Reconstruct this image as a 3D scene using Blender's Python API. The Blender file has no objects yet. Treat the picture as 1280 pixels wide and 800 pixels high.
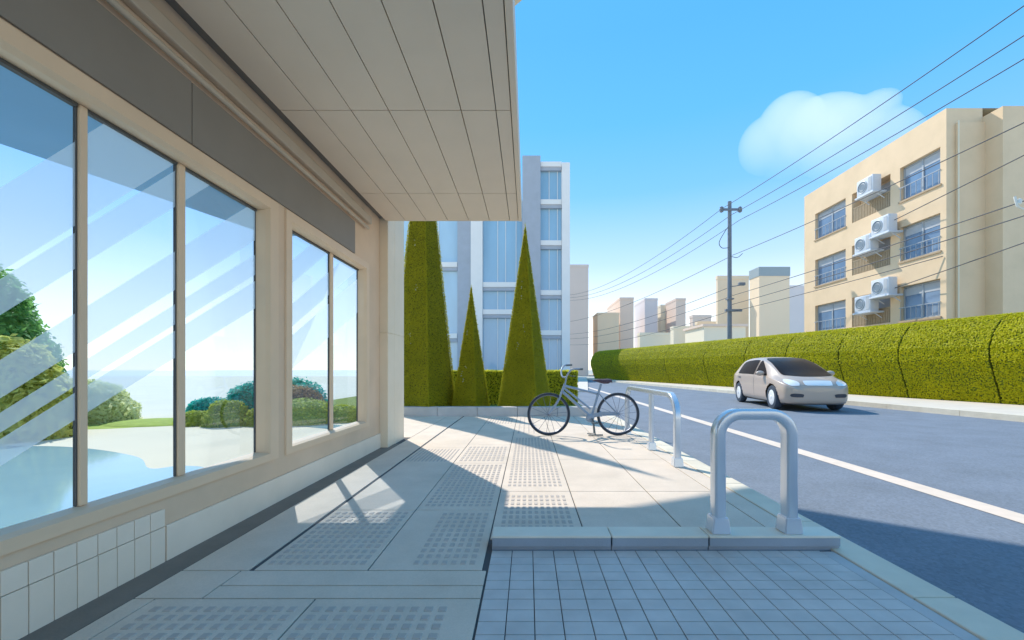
import bpy, bmesh, math, random
import numpy as np
from mathutils import Vector, Matrix
from mathutils.bvhtree import BVHTree
random.seed(5); rng = np.random.default_rng(5)
R = math.radians
scene = bpy.context.scene
COL = scene.collection
F, CX, CY, EYE = 520.0, 660.0, 462.0, 1.1      # photo pixels per unit slope, vanishing point, eye height

# ------------------------------------------------------------------ materials
def mat(name, col, rough=0.7, var=0.06, scale=6.0, bump=0.0, bscale=40.0, metal=0.0, spec=0.4, stretch=None, coat=0.0, grime=0.0):
    m = bpy.data.materials.new(name); m.use_nodes = True
    nt = m.node_tree; b = nt.nodes['Principled BSDF']
    b.inputs['Roughness'].default_value = rough; b.inputs['Metallic'].default_value = metal
    b.inputs['Specular IOR Level'].default_value = spec
    b.inputs['Coat Weight'].default_value = coat
    tc = nt.nodes.new('ShaderNodeTexCoord')
    src = tc.outputs['Object']
    if stretch:
        mp = nt.nodes.new('ShaderNodeMapping'); mp.inputs['Scale'].default_value = stretch
        nt.links.new(src, mp.inputs['Vector']); src = mp.outputs['Vector']
    n = nt.nodes.new('ShaderNodeTexNoise'); n.inputs['Scale'].default_value = scale; n.inputs['Detail'].default_value = 6
    nt.links.new(src, n.inputs['Vector'])
    rp = nt.nodes.new('ShaderNodeValToRGB')
    lo = [max(0, c*(1-var)) for c in col]; hi = [min(1, c*(1+var)) for c in col]
    rp.color_ramp.elements[0].position = 0.3; rp.color_ramp.elements[1].position = 0.7
    rp.color_ramp.elements[0].color = (*lo, 1); rp.color_ramp.elements[1].color = (*hi, 1)
    nt.links.new(n.outputs['Fac'], rp.inputs['Fac'])
    out = rp.outputs['Color']
    if grime:
        n3 = nt.nodes.new('ShaderNodeTexNoise'); n3.inputs['Scale'].default_value = 1.3; n3.inputs['Detail'].default_value = 9; n3.inputs['Roughness'].default_value = .65
        nt.links.new(tc.outputs['Object'], n3.inputs['Vector'])
        r3 = nt.nodes.new('ShaderNodeValToRGB'); r3.color_ramp.elements[0].position = .42; r3.color_ramp.elements[1].position = .72
        r3.color_ramp.elements[0].color = (1, 1, 1, 1); g = 1-grime; r3.color_ramp.elements[1].color = (g, g, g*.98, 1)
        nt.links.new(n3.outputs['Fac'], r3.inputs['Fac'])
        mx = nt.nodes.new('ShaderNodeMix'); mx.data_type = 'RGBA'; mx.blend_type = 'MULTIPLY'; mx.inputs['Factor'].default_value = 1
        nt.links.new(out, mx.inputs['A']); nt.links.new(r3.outputs['Color'], mx.inputs['B']); out = mx.outputs['Result']
    nt.links.new(out, b.inputs['Base Color'])
    if bump:
        n2 = nt.nodes.new('ShaderNodeTexNoise'); n2.inputs['Scale'].default_value = bscale; n2.inputs['Detail'].default_value = 5
        nt.links.new(src, n2.inputs['Vector'])
        bp = nt.nodes.new('ShaderNodeBump'); bp.inputs['Strength'].default_value = bump; bp.inputs['Distance'].default_value = 0.01
        nt.links.new(n2.outputs['Fac'], bp.inputs['Height']); nt.links.new(bp.outputs['Normal'], b.inputs['Normal'])
    return m

def leafmat(name, c1, c2, trans=0.35, scale=1.2):
    m = bpy.data.materials.new(name); m.use_nodes = True
    nt = m.node_tree; nt.nodes.clear()
    o = nt.nodes.new('ShaderNodeOutputMaterial')
    d = nt.nodes.new('ShaderNodeBsdfPrincipled'); d.inputs['Roughness'].default_value = .55; d.inputs['Specular IOR Level'].default_value = .25
    t = nt.nodes.new('ShaderNodeBsdfTranslucent'); mx = nt.nodes.new('ShaderNodeMixShader'); mx.inputs[0].default_value = trans
    tc = nt.nodes.new('ShaderNodeTexCoord'); n = nt.nodes.new('ShaderNodeTexNoise'); n.inputs['Scale'].default_value = scale; n.inputs['Detail'].default_value = 8; n.inputs['Roughness'].default_value = .75
    rp = nt.nodes.new('ShaderNodeValToRGB'); rp.color_ramp.elements[0].position = .33; rp.color_ramp.elements[1].position = .67
    rp.color_ramp.elements[0].color = (*c1, 1); rp.color_ramp.elements[1].color = (*c2, 1)
    nt.links.new(tc.outputs['Object'], n.inputs['Vector']); nt.links.new(n.outputs['Fac'], rp.inputs['Fac'])
    nt.links.new(rp.outputs['Color'], d.inputs['Base Color']); nt.links.new(rp.outputs['Color'], t.inputs['Color'])
    nt.links.new(d.outputs[0], mx.inputs[1]); nt.links.new(t.outputs[0], mx.inputs[2]); nt.links.new(mx.outputs[0], o.inputs['Surface'])
    return m

def glassmat(name, tint=(1, 1, 1), refl=0.25, ior=1.3):
    m = bpy.data.materials.new(name); m.use_nodes = True
    nt = m.node_tree; nt.nodes.clear()
    o = nt.nodes.new('ShaderNodeOutputMaterial')
    t = nt.nodes.new('ShaderNodeBsdfTransparent'); t.inputs['Color'].default_value = (*tint, 1)
    g = nt.nodes.new('ShaderNodeBsdfGlossy'); g.inputs['Roughness'].default_value = .02
    fr = nt.nodes.new('ShaderNodeFresnel'); fr.inputs['IOR'].default_value = ior
    mu = nt.nodes.new('ShaderNodeMath'); mu.operation = 'MULTIPLY'; mu.inputs[1].default_value = refl
    mx = nt.nodes.new('ShaderNodeMixShader')
    nt.links.new(fr.outputs[0], mu.inputs[0]); nt.links.new(mu.outputs[0], mx.inputs[0])
    nt.links.new(t.outputs[0], mx.inputs[1]); nt.links.new(g.outputs[0], mx.inputs[2]); nt.links.new(mx.outputs[0], o.inputs['Surface'])
    return m

def streakmat(name, alpha=.4, col=(.9, .95, 1)):
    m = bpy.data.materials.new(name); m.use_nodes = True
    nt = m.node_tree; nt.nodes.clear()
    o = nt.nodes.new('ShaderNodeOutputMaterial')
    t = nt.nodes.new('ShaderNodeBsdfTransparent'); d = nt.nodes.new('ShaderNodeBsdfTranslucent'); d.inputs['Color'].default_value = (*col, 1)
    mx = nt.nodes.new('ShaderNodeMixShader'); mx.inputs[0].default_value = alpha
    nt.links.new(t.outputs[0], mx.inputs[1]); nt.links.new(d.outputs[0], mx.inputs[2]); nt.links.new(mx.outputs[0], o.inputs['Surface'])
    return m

M = {}
M['slab'] = mat('paving_slab', (.74, .625, .51), .8, .05, 3, .15, 120, grime=.14)
M['joint'] = mat('paving_joint', (.10, .10, .105), .9)
M['bump'] = mat('tactile_bump', (.52, .455, .40), .8, .05, 8)
M['bluetile'] = mat('blue_grey_tile', (.64, .60, .57), .6, .10, 5, .1, 90, grime=.12)
M['kerb'] = mat('kerb_stone', (.78, .70, .56), .8, .05, 5, .2, 90, grime=.15)
M['kerbgrey'] = mat('kerb_grey', (.58, .56, .55), .8, .05, 5, .2, 90, grime=.15)
M['gutter'] = mat('gutter_grey', (.22, .195, .165), .85, .08, 6, .2, 90)
M['road'] = mat('road_asphalt', (.20, .235, .285), .85, .06, 2.0, .25, 160, grime=.12)
def speckle(m, scale, amt):
    nt = m.node_tree; b = nt.nodes['Principled BSDF']; src = b.inputs['Base Color'].links[0].from_socket
    tc = nt.nodes.new('ShaderNodeTexCoord'); v = nt.nodes.new('ShaderNodeTexVoronoi'); v.inputs['Scale'].default_value = scale
    r = nt.nodes.new('ShaderNodeMapRange'); r.inputs['To Min'].default_value = 1-amt; r.inputs['To Max'].default_value = 1+amt
    mx = nt.nodes.new('ShaderNodeMix'); mx.data_type = 'RGBA'; mx.blend_type = 'MULTIPLY'; mx.inputs['Factor'].default_value = 1
    nt.links.new(tc.outputs['Object'], v.inputs['Vector']); nt.links.new(v.outputs['Color'], r.inputs['Value']); nt.links.new(src, mx.inputs['A']); nt.links.new(r.outputs[0], mx.inputs['B']); nt.links.new(mx.outputs['Result'], b.inputs['Base Color'])
speckle(M['road'], 55, .16); speckle(M['slab'], 140, .05)
M['line'] = mat('road_paint', (.82, .68, .56), .7, .05, 9, .1, 120, grime=.12)
M['sand'] = mat('pale_sand', (.80, .69, .50), .9, .04, .6, .1, 30)
M['paleplain'] = mat('pale_plain', (.95, .87, .75), 1.0, .03, .05, spec=0.0)
M['ground'] = mat('ground_pale', (.45, .44, .38), .9, .05, .2)
M['forecourt'] = mat('forecourt_paving', (.70, .62, .52), .85, .05, 1.5)
M['lawn'] = mat('lawn_soil', (.22, .26, .04), .95, .2, 9, .3, 60)
M['wall'] = mat('beige_render', (.78, .57, .39), .75, .04, 3, .12, 150, grime=.08)
M['wallwhite'] = mat('white_plinth', (.92, .78, .62), .6, .04, 3, .05, 100, grime=.08)
M['frame'] = mat('window_frame_beige', (.82, .60, .40), .5, .03, 4, 0, 50)
M['framedark'] = mat('frame_gasket', (.10, .095, .09), .6)
M['soffit'] = mat('soffit_panel', (.84, .69, .53), .55, .03, 2, 0, 50)
M['darksoffit'] = mat('dark_soffit', (.19, .18, .165), .7, .05, 3)
M['band'] = mat('painted_shade_grey', (.27, .235, .195), .6, .04, 3)  # shade under the canopy put into the colour
M['rail'] = mat('rail_beige', (.55, .45, .34), .5, .04, 5)
M['blueceil'] = mat('blue_ceiling', (.20, .40, .62), .7, .03, 2)
M['pillar'] = mat('cream_pillar', (.90, .77, .59), .6, .03, 2, .05, 100, grime=.06)
M['glass'] = glassmat('clear_glass', (.86, .93, 1), .20, 1.25)
M['streak'] = streakmat('painted_reflection', .5)  # pale translucent colour for painted reflection streaks
M['water'] = mat('pond_water', (.36, .55, .60), .08, .04, 1.5, .06, 6, spec=.5)
M['steel'] = mat('painted_steel', (.66, .72, .80), .24, .03, 6, 0, 50, metal=.45, spec=.7, coat=.6)
M['bikeframe'] = mat('bike_blue_grey', (.23, .32, .44), .35, .03, 6, spec=.6, coat=.4)
M['tyre'] = mat('tyre_rubber', (.035, .05, .07), .8, .1, 10)
M['chrome'] = mat('spoke_metal', (.16, .18, .24), .35, .05, 10, metal=.5)
M['saddle'] = mat('saddle_brown', (.07, .05, .075), .6, .1, 12)
M['grip'] = mat('grip_grey', (.12, .15, .16), .6, .1, 12)
M['carbody'] = mat('car_champagne', (.54, .42, .33), .32, .02, 3, spec=.6, coat=.7)
M['carglass'] = mat('car_dark_glass', (.022, .013, .009), .3, .1, 3, spec=.08)
M['carwhite'] = mat('car_white_lens', (.95, .94, .92), .15, .02, 3, spec=.8, coat=1)
M['cardark'] = mat('car_dark_trim', (.055, .06, .075), .5, .05, 8)
M['cartyre'] = mat('car_tyre', (.045, .065, .095), .75, .08, 10)
M['apt'] = mat('apartment_render', (.86, .65, .43), .85, .03, .8, .1, 60, grime=.07)
M['apttrim'] = mat('apartment_trim', (.50, .37, .24), .8, .04, 2)
M['aptglass'] = mat('apartment_glass', (.17, .27, .42), .12, .15, .9, spec=.7, coat=.5)
M['curtain'] = mat('curtain_grey', (.50, .53, .57), .9, .05, 3)
M['alu'] = mat('aluminium', (.42, .46, .50), .45, .03, 6, metal=.2)
M['railslat'] = mat('balcony_slat', (.42, .33, .22), .7, .1, 8)
M['acwhite'] = mat('air_conditioner_white', (.66, .71, .78), .45, .03, 5)
M['acdark'] = mat('fan_grille', (.22, .28, .34), .5, .05, 8)
M['pole'] = mat('concrete_pole', (.20, .23, .27), .8, .06, 5)
M['cable'] = mat('cable_black', (.06, .07, .09), .6)
M['insul'] = mat('insulator_white', (.75, .74, .68), .3)
M['tgrey'] = mat('tower_grey', (.42, .46, .53), .7, .03, 1, grime=.05)
M['twhite'] = mat('tower_white', (.86, .84, .82), .6, .02, 1)
M['tglass'] = mat('tower_glass', (.30, .50, .66), .15, .10, .35, spec=.8, coat=.6, stretch=(1, 1, .3))
M['tglass2'] = mat('tower_glass_pale', (.45, .64, .78), .15, .10, .35, spec=.8, coat=.6, stretch=(1, 1, .3))
M['pink'] = mat('far_pink', (.80, .66, .57), .85, .03, .2)
M['lav'] = mat('far_lavender', (.78, .70, .68), .85, .03, .2)
M['tan'] = mat('far_tan', (.88, .70, .50), .85, .03, .2)
M['brown'] = mat('far_brown', (.84, .66, .54), .85, .03, .2)
M['fargrey'] = mat('far_grey', (.34, .40, .42), .85, .03, .2)
M['cream'] = mat('far_cream', (.90, .80, .62), .85, .03, .2)
M['trunk'] = mat('bark', (.10, .07, .045), .9, .2, 8, .4, 40)
M['cyp'] = leafmat('cypress_leaf', (.42, .41, .02), (.60, .56, .03), .5, 1.0)
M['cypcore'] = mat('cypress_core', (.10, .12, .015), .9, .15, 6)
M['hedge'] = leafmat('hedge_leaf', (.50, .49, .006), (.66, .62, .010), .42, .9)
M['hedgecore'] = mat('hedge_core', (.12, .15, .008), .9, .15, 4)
M['lowhedge'] = leafmat('low_hedge_leaf', (.60, .58, .04), (.78, .74, .06), .55, 1.5)
M['seam'] = mat('hedge_gap', (.04, .05, .01), .95)
M['teal'] = leafmat('teal_leaf', (.02, .46, .36), (.04, .66, .54), .5, 3)
M['brownleaf'] = leafmat('brown_leaf', (.34, .20, .06), (.48, .30, .10), .45, 3)
M['lime'] = leafmat('lime_leaf', (.42, .50, .06), (.62, .66, .12), .5, 3)
M['mound'] = mat('mound_grass', (.40, .47, .08), .95, .15, 6, .3, 60)
M['paleleaf'] = leafmat('pale_yellow_leaf', (.78, .80, .40), (.92, .92, .60), .5, 2)
M['darkleaf'] = leafmat('dark_green_leaf', (.18, .42, .12), (.32, .56, .15), .5, 2)
M['broadleaf'] = leafmat('broad_leaf', (.58, .62, .13), (.82, .80, .26), .5, 2)
M['berry'] = mat('pale_cones', (.45, .48, .25), .8)

# ------------------------------------------------------------------ helpers
def obj(name, bm, m, parent=None, smooth=False):
    me = bpy.data.meshes.new(name)
    if isinstance(bm, bmesh.types.BMesh):
        bm.normal_update(); bm.to_mesh(me); bm.free()
    else:
        me = bm; me.name = name
    me.materials.append(m)
    if smooth:
        me.shade_smooth() if hasattr(me, 'shade_smooth') else None
        try: me.set_sharp_from_angle(angle=R(40))
        except Exception: pass
    o = bpy.data.objects.new(name, me); COL.objects.link(o)
    if parent is not None:
        root = parent
        while root.parent: root = root.parent
        if root.get('world', 0): me.transform(Matrix.Translation(-root.location))
        o.parent = parent
    return o
def struct(name, bm, m, kind='structure', smooth=False):
    o = obj(name, bm, m, None, smooth); o['kind'] = kind; return o
def tag(o, label, cat, group=None):
    o['label'] = label; o['category'] = cat
    if group: o['group'] = group
    return o
def thing(name, label, cat, loc=(0, 0, 0), rz=0, group=None, world=True):
    o = bpy.data.objects.new(name, None); COL.objects.link(o); o.location = loc; o.rotation_euler = (0, 0, rz)
    o.empty_display_size = .2
    if world: o['world'] = 1
    return tag(o, label, cat, group)
def dup(root, loc, rz=None, label=None):
    def cp(o, par):
        c = o.copy(); COL.objects.link(c)
        if par: c.parent = par
        for ch in o.children: cp(ch, c)
        return c
    r = cp(root, None); r.location = loc
    if rz is not None: r.rotation_euler = (0, 0, rz)
    if label: r['label'] = label
    return r
def bx(bm, x0, x1, y0, y1, z0, z1, bev=0.0):
    r = bmesh.ops.create_cube(bm, size=1)
    vs = r['verts']
    for v in vs: v.co = Vector(((x0+x1)/2+v.co.x*(x1-x0), (y0+y1)/2+v.co.y*(y1-y0), (z0+z1)/2+v.co.z*(z1-z0)))
    if bev:
        es = list({e for v in vs for e in v.link_edges})
        bmesh.ops.bevel(bm, geom=es, offset=bev, segments=2, affect='EDGES', profile=.5)
def quad(bm, *pts):
    return bm.faces.new([bm.verts.new(p) for p in pts])
def prism(bm, poly, z0, z1):
    a = [bm.verts.new((x, y, z0)) for x, y in poly]; b = [bm.verts.new((x, y, z1)) for x, y in poly]
    n = len(poly)
    bm.faces.new(b); bm.faces.new(a[::-1])
    for i in range(n): bm.faces.new((a[i], a[(i+1) % n], b[(i+1) % n], b[i]))
    bmesh.ops.recalc_face_normals(bm, faces=bm.faces[:])
def sheet(bm, poly, z):
    f = bm.faces.new([bm.verts.new((x, y, z)) for x, y in poly]); f.normal_update()
    if f.normal.z < 0: f.normal_flip()
def tube(bm, pts, r, seg=10, prof=None, caps=True, r_end=None):
    pts = [Vector(p) for p in pts]; n = len(pts)
    rings = []; up = None
    for i, p in enumerate(pts):
        t = (pts[min(i+1, n-1)]-pts[max(i-1, 0)]).normalized()
        if up is None:
            up = Vector((0, 0, 1)) if abs(t.z) < .9 else Vector((0, 1, 0))
        side = t.cross(up)
        if side.length < 1e-5: up = Vector((1, 0, 0)); side = t.cross(up)
        side.normalize(); up = side.cross(t).normalized()
        rr = r if r_end is None else r+(r_end-r)*i/(n-1)
        ring = []
        if prof:
            for (a, b) in prof: ring.append(bm.verts.new(p+side*a+up*b))
        else:
            for k in range(seg):
                a = 2*math.pi*k/seg; ring.append(bm.verts.new(p+side*math.cos(a)*rr+up*math.sin(a)*rr))
        rings.append(ring)
    for a, b in zip(rings, rings[1:]):
        m = len(a)
        for k in range(m): bm.faces.new((a[k], a[(k+1) % m], b[(k+1) % m], b[k]))
    if caps:
        bm.faces.new(rings[0][::-1]); bm.faces.new(rings[-1])
def smooth_path(pts, n=8):
    P = [Vector(p) for p in pts]; P = [P[0]*2-P[1]]+P+[P[-1]*2-P[-2]]; out = []
    for i in range(1, len(P)-2):
        for k in range(n):
            t = k/n; a, b, c, d = P[i-1:i+3]
            out.append(.5*((2*b)+(c-a)*t+(2*a-5*b+4*c-d)*t*t+(3*b-a-3*c+d)*t**3))
    out.append(P[-2]); return out
def ring(bm, c, axis, r, rt, seg=40, ts=8):
    ax = Vector(axis).normalized(); u = ax.orthogonal().normalized(); v = ax.cross(u); c = Vector(c)
    pts = []
    for i in range(seg):
        a = 2*math.pi*i/seg; d = u*math.cos(a)+v*math.sin(a); rr = []
        for k in range(ts):
            b = 2*math.pi*k/ts; rr.append(bm.verts.new(c+d*(r+rt*math.cos(b))+ax*rt*math.sin(b)))
        pts.append(rr)
    for i in range(seg):
        a, b = pts[i], pts[(i+1) % seg]
        for k in range(ts): bm.faces.new((a[k], a[(k+1) % ts], b[(k+1) % ts], b[k]))
def lathe(bm, c, axis, prof, seg=28):
    ax = Vector(axis).normalized(); u = ax.orthogonal().normalized(); v = ax.cross(u); c = Vector(c); rs = []
    for (r, h) in prof:
        rs.append([bm.verts.new(c+ax*h+(u*math.cos(2*math.pi*k/seg)+v*math.sin(2*math.pi*k/seg))*max(r, 1e-4)) for k in range(seg)])
    for a, b in zip(rs, rs[1:]):
        for k in range(seg): bm.faces.new((a[k], a[(k+1) % seg], b[(k+1) % seg], b[k]))
    bm.faces.new(rs[0][::-1]); bm.faces.new(rs[-1])
    bmesh.ops.recalc_face_normals(bm, faces=bm.faces[:])
def facade(bm, o, u, n, us, zs, holes, depth, back=True):
    """wall in the plane through o along u (horizontal) with openings; n = outward normal; holes = set of (i, j) cells"""
    o, u, n = Vector(o), Vector(u), Vector(n)
    P = lambda a, z, d=0: o+u*a+Vector((0, 0, z))-n*d
    for i in range(len(us)-1):
        for j in range(len(zs)-1):
            a0, a1, z0, z1 = us[i], us[i+1], zs[j], zs[j+1]
            if (i, j) not in holes:
                quad(bm, P(a0, z0), P(a1, z0), P(a1, z1), P(a0, z1))
                if back: quad(bm, P(a1, z0, depth), P(a0, z0, depth), P(a0, z1, depth), P(a1, z1, depth))
            else:
                if (i-1, j) not in holes: quad(bm, P(a0, z0, depth), P(a0, z0), P(a0, z1), P(a0, z1, depth))
                if (i+1, j) not in holes: quad(bm, P(a1, z0), P(a1, z0, depth), P(a1, z1, depth), P(a1, z1))
                if (i, j-1) not in holes: quad(bm, P(a0, z0), P(a0, z0, depth), P(a1, z0, depth), P(a1, z0))
                if (i, j+1) not in holes: quad(bm, P(a0, z1, depth), P(a0, z1), P(a1, z1), P(a1, z1, depth))
    a0, a1, z0, z1 = us[0], us[-1], zs[0], zs[-1]
    if back:
        quad(bm, P(a0, z0), P(a0, z1), P(a0, z1, depth), P(a0, z0, depth)); quad(bm, P(a1, z0), P(a1, z0, depth), P(a1, z1, depth), P(a1, z1))
        quad(bm, P(a0, z1), P(a1, z1), P(a1, z1, depth), P(a0, z1, depth)); quad(bm, P(a0, z0), P(a0, z0, depth), P(a1, z0, depth), P(a1, z0))
    bmesh.ops.remove_doubles(bm, verts=bm.verts[:], dist=1e-5)
def leaves(name, P, N, size, m, parent=None, tilt=.7):
    """one small folded leaf at each point"""
    n = len(P); P = np.asarray(P, float); N = np.asarray(N, float)
    d = N+rng.normal(0, tilt, (n, 3)); d /= np.linalg.norm(d, axis=1)[:, None]+1e-9
    a = np.cross(d, rng.normal(0, 1, (n, 3))); a /= np.linalg.norm(a, axis=1)[:, None]+1e-9
    b = np.cross(d, a); s = size*rng.uniform(.6, 1.35, n)[:, None]
    V = np.empty((n, 4, 3)); V[:, 0] = P-a*s; V[:, 1] = P+b*s*.5+d*s*.12; V[:, 2] = P+a*s; V[:, 3] = P-b*s*.5+d*s*.12
    me = bpy.data.meshes.new(name)
    me.vertices.add(n*4); me.vertices.foreach_set('co', V.ravel())
    me.loops.add(n*4); me.loops.foreach_set('vertex_index', np.arange(n*4, dtype=np.int32))
    me.polygons.add(n); me.polygons.foreach_set('loop_start', np.arange(0, n*4, 4, dtype=np.int32)); me.polygons.foreach_set('loop_total', np.full(n, 4, np.int32))
    me.update(calc_edges=True)
    return obj(name, me, m, parent)
def ico(bm, c, rx, ry, rz, sub=3, noise=0.0):
    r = bmesh.ops.create_icosphere(bm, subdivisions=sub, radius=1)
    for v in r['verts']:
        k = 1+random.uniform(-noise, noise)
        v.co = Vector((c[0]+v.co.x*rx*k, c[1]+v.co.y*ry*k, c[2]+v.co.z*rz*k))

# ------------------------------------------------------------------ ground, road, pavement
bm = bmesh.new(); sheet(bm, [(-700, -60), (700, -60), (700, 1200), (-700, 1200)], -.16); struct('ground', bm, M['ground'])
bm = bmesh.new(); sheet(bm, [(-700, 60), (-8, 60), (-8, 1200), (-700, 1200)], -.145); struct('pale_plain_ground', bm, M['paleplain'])
K0, K1 = Vector((12.35, 1.0)), Vector((7.2, 52.5))       # far kerb line
bm = bmesh.new(); sheet(bm, [(1.9, -10), (13.5, -10), (K0.x+.1, K0.y), (K1.x+.1, K1.y), (4.5, 95), (-1, 95), (-8, 60), (-8, 9.8), (1.9, 9.8)], -.12); struct('road', bm, M['road'])
bm = bmesh.new(); sheet(bm, [(3.88, -8), (4.13, -8), (4.27, 46), (4.03, 46)], -.116); struct('road_line', bm, M['line'])
bm = bmesh.new(); prism(bm, [(-2.4, -8), (1.85, -8), (1.85, 9.86), (-3.1, 9.86), (-3.1, 6.7), (-2.4, 6.7)], -.15, -.008); struct('pavement_base', bm, M['joint'])
# slabs
bm = bmesh.new(); G = .0045
def slab(x0, x1, y0, y1): bx(bm, x0+G, x1-G, y0+G, y1-G, -.05, 0, .002)
L = [-1.52, -.88, -.25, .38, 1.07, 1.66, 1.85]
for a, b, ys in [(L[0]+.012, L[1], [2.28, 3.26, 5.85, 9.86]), (L[1], L[2], [2.28, 3.26, 4.89, 6.09, 8.12, 9.86]), (L[2], L[3], [2.70, 3.76, 6.9, 9.86]),
                 (L[3], L[4], [2.70, 3.76, 5.11, 6.9, 9.86]), (L[4], L[5], [2.70, 3.76, 5.11, 6.9, 9.86]), (L[5], L[6], [2.70, 9.86])]:
    for y0, y1 in zip(ys, ys[1:]): slab(a, b, y0, y1)
slab(-1.9, L[0]-.012, 2.28, 9.86); slab(-3.1, -1.9, 6.75, 9.86)
slab(-1.57, -.225, 2.12, 2.28); slab(-1.9, -1.57, 2.0, 2.28); slab(-1.57, -.225, 2.0, 2.12)
slab(-1.9, -1.79, -1, 2.0)
for y1 in (2.0, .9): slab(-1.79, -1.02, y1-1.1, y1); slab(-1.02, -.225, y1-1.1, y1)
slab(-1.9, -.225, -4, -.2)
struct('pavement', bm, M['slab'])
# tactile bumps
bm = bmesh.new()
def bumps(x0, x1, y0, y1, nx, ny, fx=.6, fy=.6):
    dx, dy = (x1-x0)/nx, (y1-y0)/ny
    for i in range(nx):
        for j in range(ny):
            cx, cy = x0+dx*(i+.5), y0+dy*(j+.5); hx, hy = dx*fx/2, dy*fy/2
            a = [bm.verts.new((cx+sx*hx, cy+sy*hy, -.001)) for sx, sy in ((-1, -1), (1, -1), (1, 1), (-1, 1))]
            b = [bm.verts.new((cx+sx*hx*.8, cy+sy*hy*.8, .0045)) for sx, sy in ((-1, -1), (1, -1), (1, 1), (-1, 1))]
            bm.faces.new(b)
            for k in range(4): bm.faces.new((a[k], a[(k+1) % 4], b[(k+1) % 4], b[k]))
bumps(-1.48, -.91, 2.33, 3.22, 11, 12); bumps(-.66, -.29, 2.33, 3.20, 7, 11)
bumps(-.84, -.29, 3.33, 4.82, 11, 18); bumps(-.84, -.29, 4.98, 5.95, 10, 7, .62, .7)
bumps(-1.48, -.93, 4.95, 5.80, 12, 1, .4, .97); bumps(-.2, .33, 3.9, 6.7, 11, 26)
bumps(-.2, .33, 2.75, 3.66, 11, 9); bumps(-.84, -.32, 8.4, 9.5, 9, 1, .4, .95)
bumps(-1.74, -1.05, .2, 1.94, 11, 27, .62, .62); bumps(-1.0, -.36, .2, 1.94, 10, 27, .62, .62)
for k in range(4): bumps(-.2+k*.09, -.13+k*.09, 7.1, 9.7, 1, 1, .3, .98)
struct('tactile_paving', bm, M['bump'])
bm = bmesh.new(); bx(bm, -2.09, -1.905, -6, 6.2, -.05, -.003); struct('gutter_paving', bm, M['gutter'])
# blue grey tile bay
bm = bmesh.new(); nx, ny = 16, 40
for i in range(nx):
    for j in range(ny):
        x0 = -.22+i*.1244; y1 = 2.53-j*.0892
        bx(bm, x0+.0022, x0+.1222, y1-.087, y1-.0022, -.04, 0, .0015)
struct('tile_paving', bm, M['bluetile'])
bm = bmesh.new(); bx(bm, 1.772, 1.848, -8, 2.52, -.04, -.001, .002); struct('edge_paving', bm, M['kerbgrey'])
# kerbs
bm = bmesh.new()
y = -6.0
while y < 9.8:
    y2 = min(y+.995, 9.86); bx(bm, 1.852, 2.06, y, y2, -.15, .008, .008); y += 1.0
struct('kerb', bm, M['kerb'])
bm = bmesh.new()
cap = bmesh.new()
for x0, x1 in ((-.22, .507), (.512, 1.10), (1.105, 1.905)):
    bx(bm, x0+.002, x1-.002, 2.532, 2.68, .022, .0735, .003); bx(bm, x0, x1, 2.545, 2.678, -.03, .024)
    bx(cap, x0, x1, 2.53, 2.685, .0725, .088, .005)
struct('kerb_top_lit', cap, mat('kerb_stone_lit', (.86, .79, .66), .75, .04, 5, .2, 90, grime=.12))  # sunlit top of the kerb put into a paler colour
struct('kerb_upstand', bm, mat('kerb_stone_shaded', (.36, .40, .46), .8, .05, 5, .2, 90, grime=.15))  # shaded front of the same kerb put into a darker, bluer colour
bm = bmesh.new()
for k in range(5): bx(bm, -3.1+k*.95, -2.156+k*.95, 9.865, 10.12, -.15, .21, .012)
struct('kerb_crosswise', bm, M['kerbgrey'])
bm = bmesh.new()
d = (K1-K0).normalized(); nrm = Vector((d.y, -d.x))
i = 0; s = 0; Lk = (K1-K0).length
while s < Lk-.1:
    a = K0+d*s; b = K0+d*min(s+1.99, Lk); w = nrm*.22
    prism(bm, [tuple(a), tuple(b), tuple(b+w), tuple(a+w)], -.15, .03); s += 2.0
struct('far_kerb', bm, M['kerb'])
bm = bmesh.new(); prism(bm, [(K0.x+.225, K0.y), (K1.x+.225, K1.y), (K1.x+60, K1.y+5), (60, K0.y)], -.15, .022); struct('far_pavement', bm, M['forecourt'])
bm = bmesh.new(); prism(bm, [(-3, 22.5), (3.25, 22.5), (7.3, 51), (9, 64), (-3, 64)], -.15, -.04); struct('forecourt_pavement', bm, M['forecourt'])
bm = bmesh.new(); prism(bm, [(-7, 10.14), (1.62, 10.14), (1.62, 20), (-7, 20)], -.15, .02); struct('lawn', bm, M['lawn'])
# the park behind the shop
bm = bmesh.new(); sheet(bm, [(-250, -20), (-2.23, -20), (-2.23, 6.7), (-3.12, 6.75), (-3.12, 9.86), (-7.05, 9.9), (-7.05, 22), (-9, 70), (-250, 70)], 0.0); struct('sand', bm, M['sand'])
def pond(pts, z): 
    P = smooth_path([(x, y, 0) for x, y in pts]+[(pts[0][0], pts[0][1], 0)], 8)[:-1]
    bm = bmesh.new(); sheet(bm, [(p.x, p.y) for p in P], z); return bm
struct('pond_water', pond([(-12, 6.1), (-7.64, 6.0), (-6.3, 5.84), (-4.95, 5.25), (-4.2, 4.62), (-3.95, 4.75), (-3.45, 4.5), (-3.2, 3.4), (-3.3, 1.5), (-7, .5), (-12, 1)], .004), M['water'])
struct('brook_water', pond([(-5.6, 8.75), (-4.7, 8.62), (-3.4, 8.05), (-2.95, 7.5), (-3.1, 7.3), (-3.8, 7.75), (-4.8, 8.2), (-5.6, 8.35)], .004), M['water'])

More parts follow.
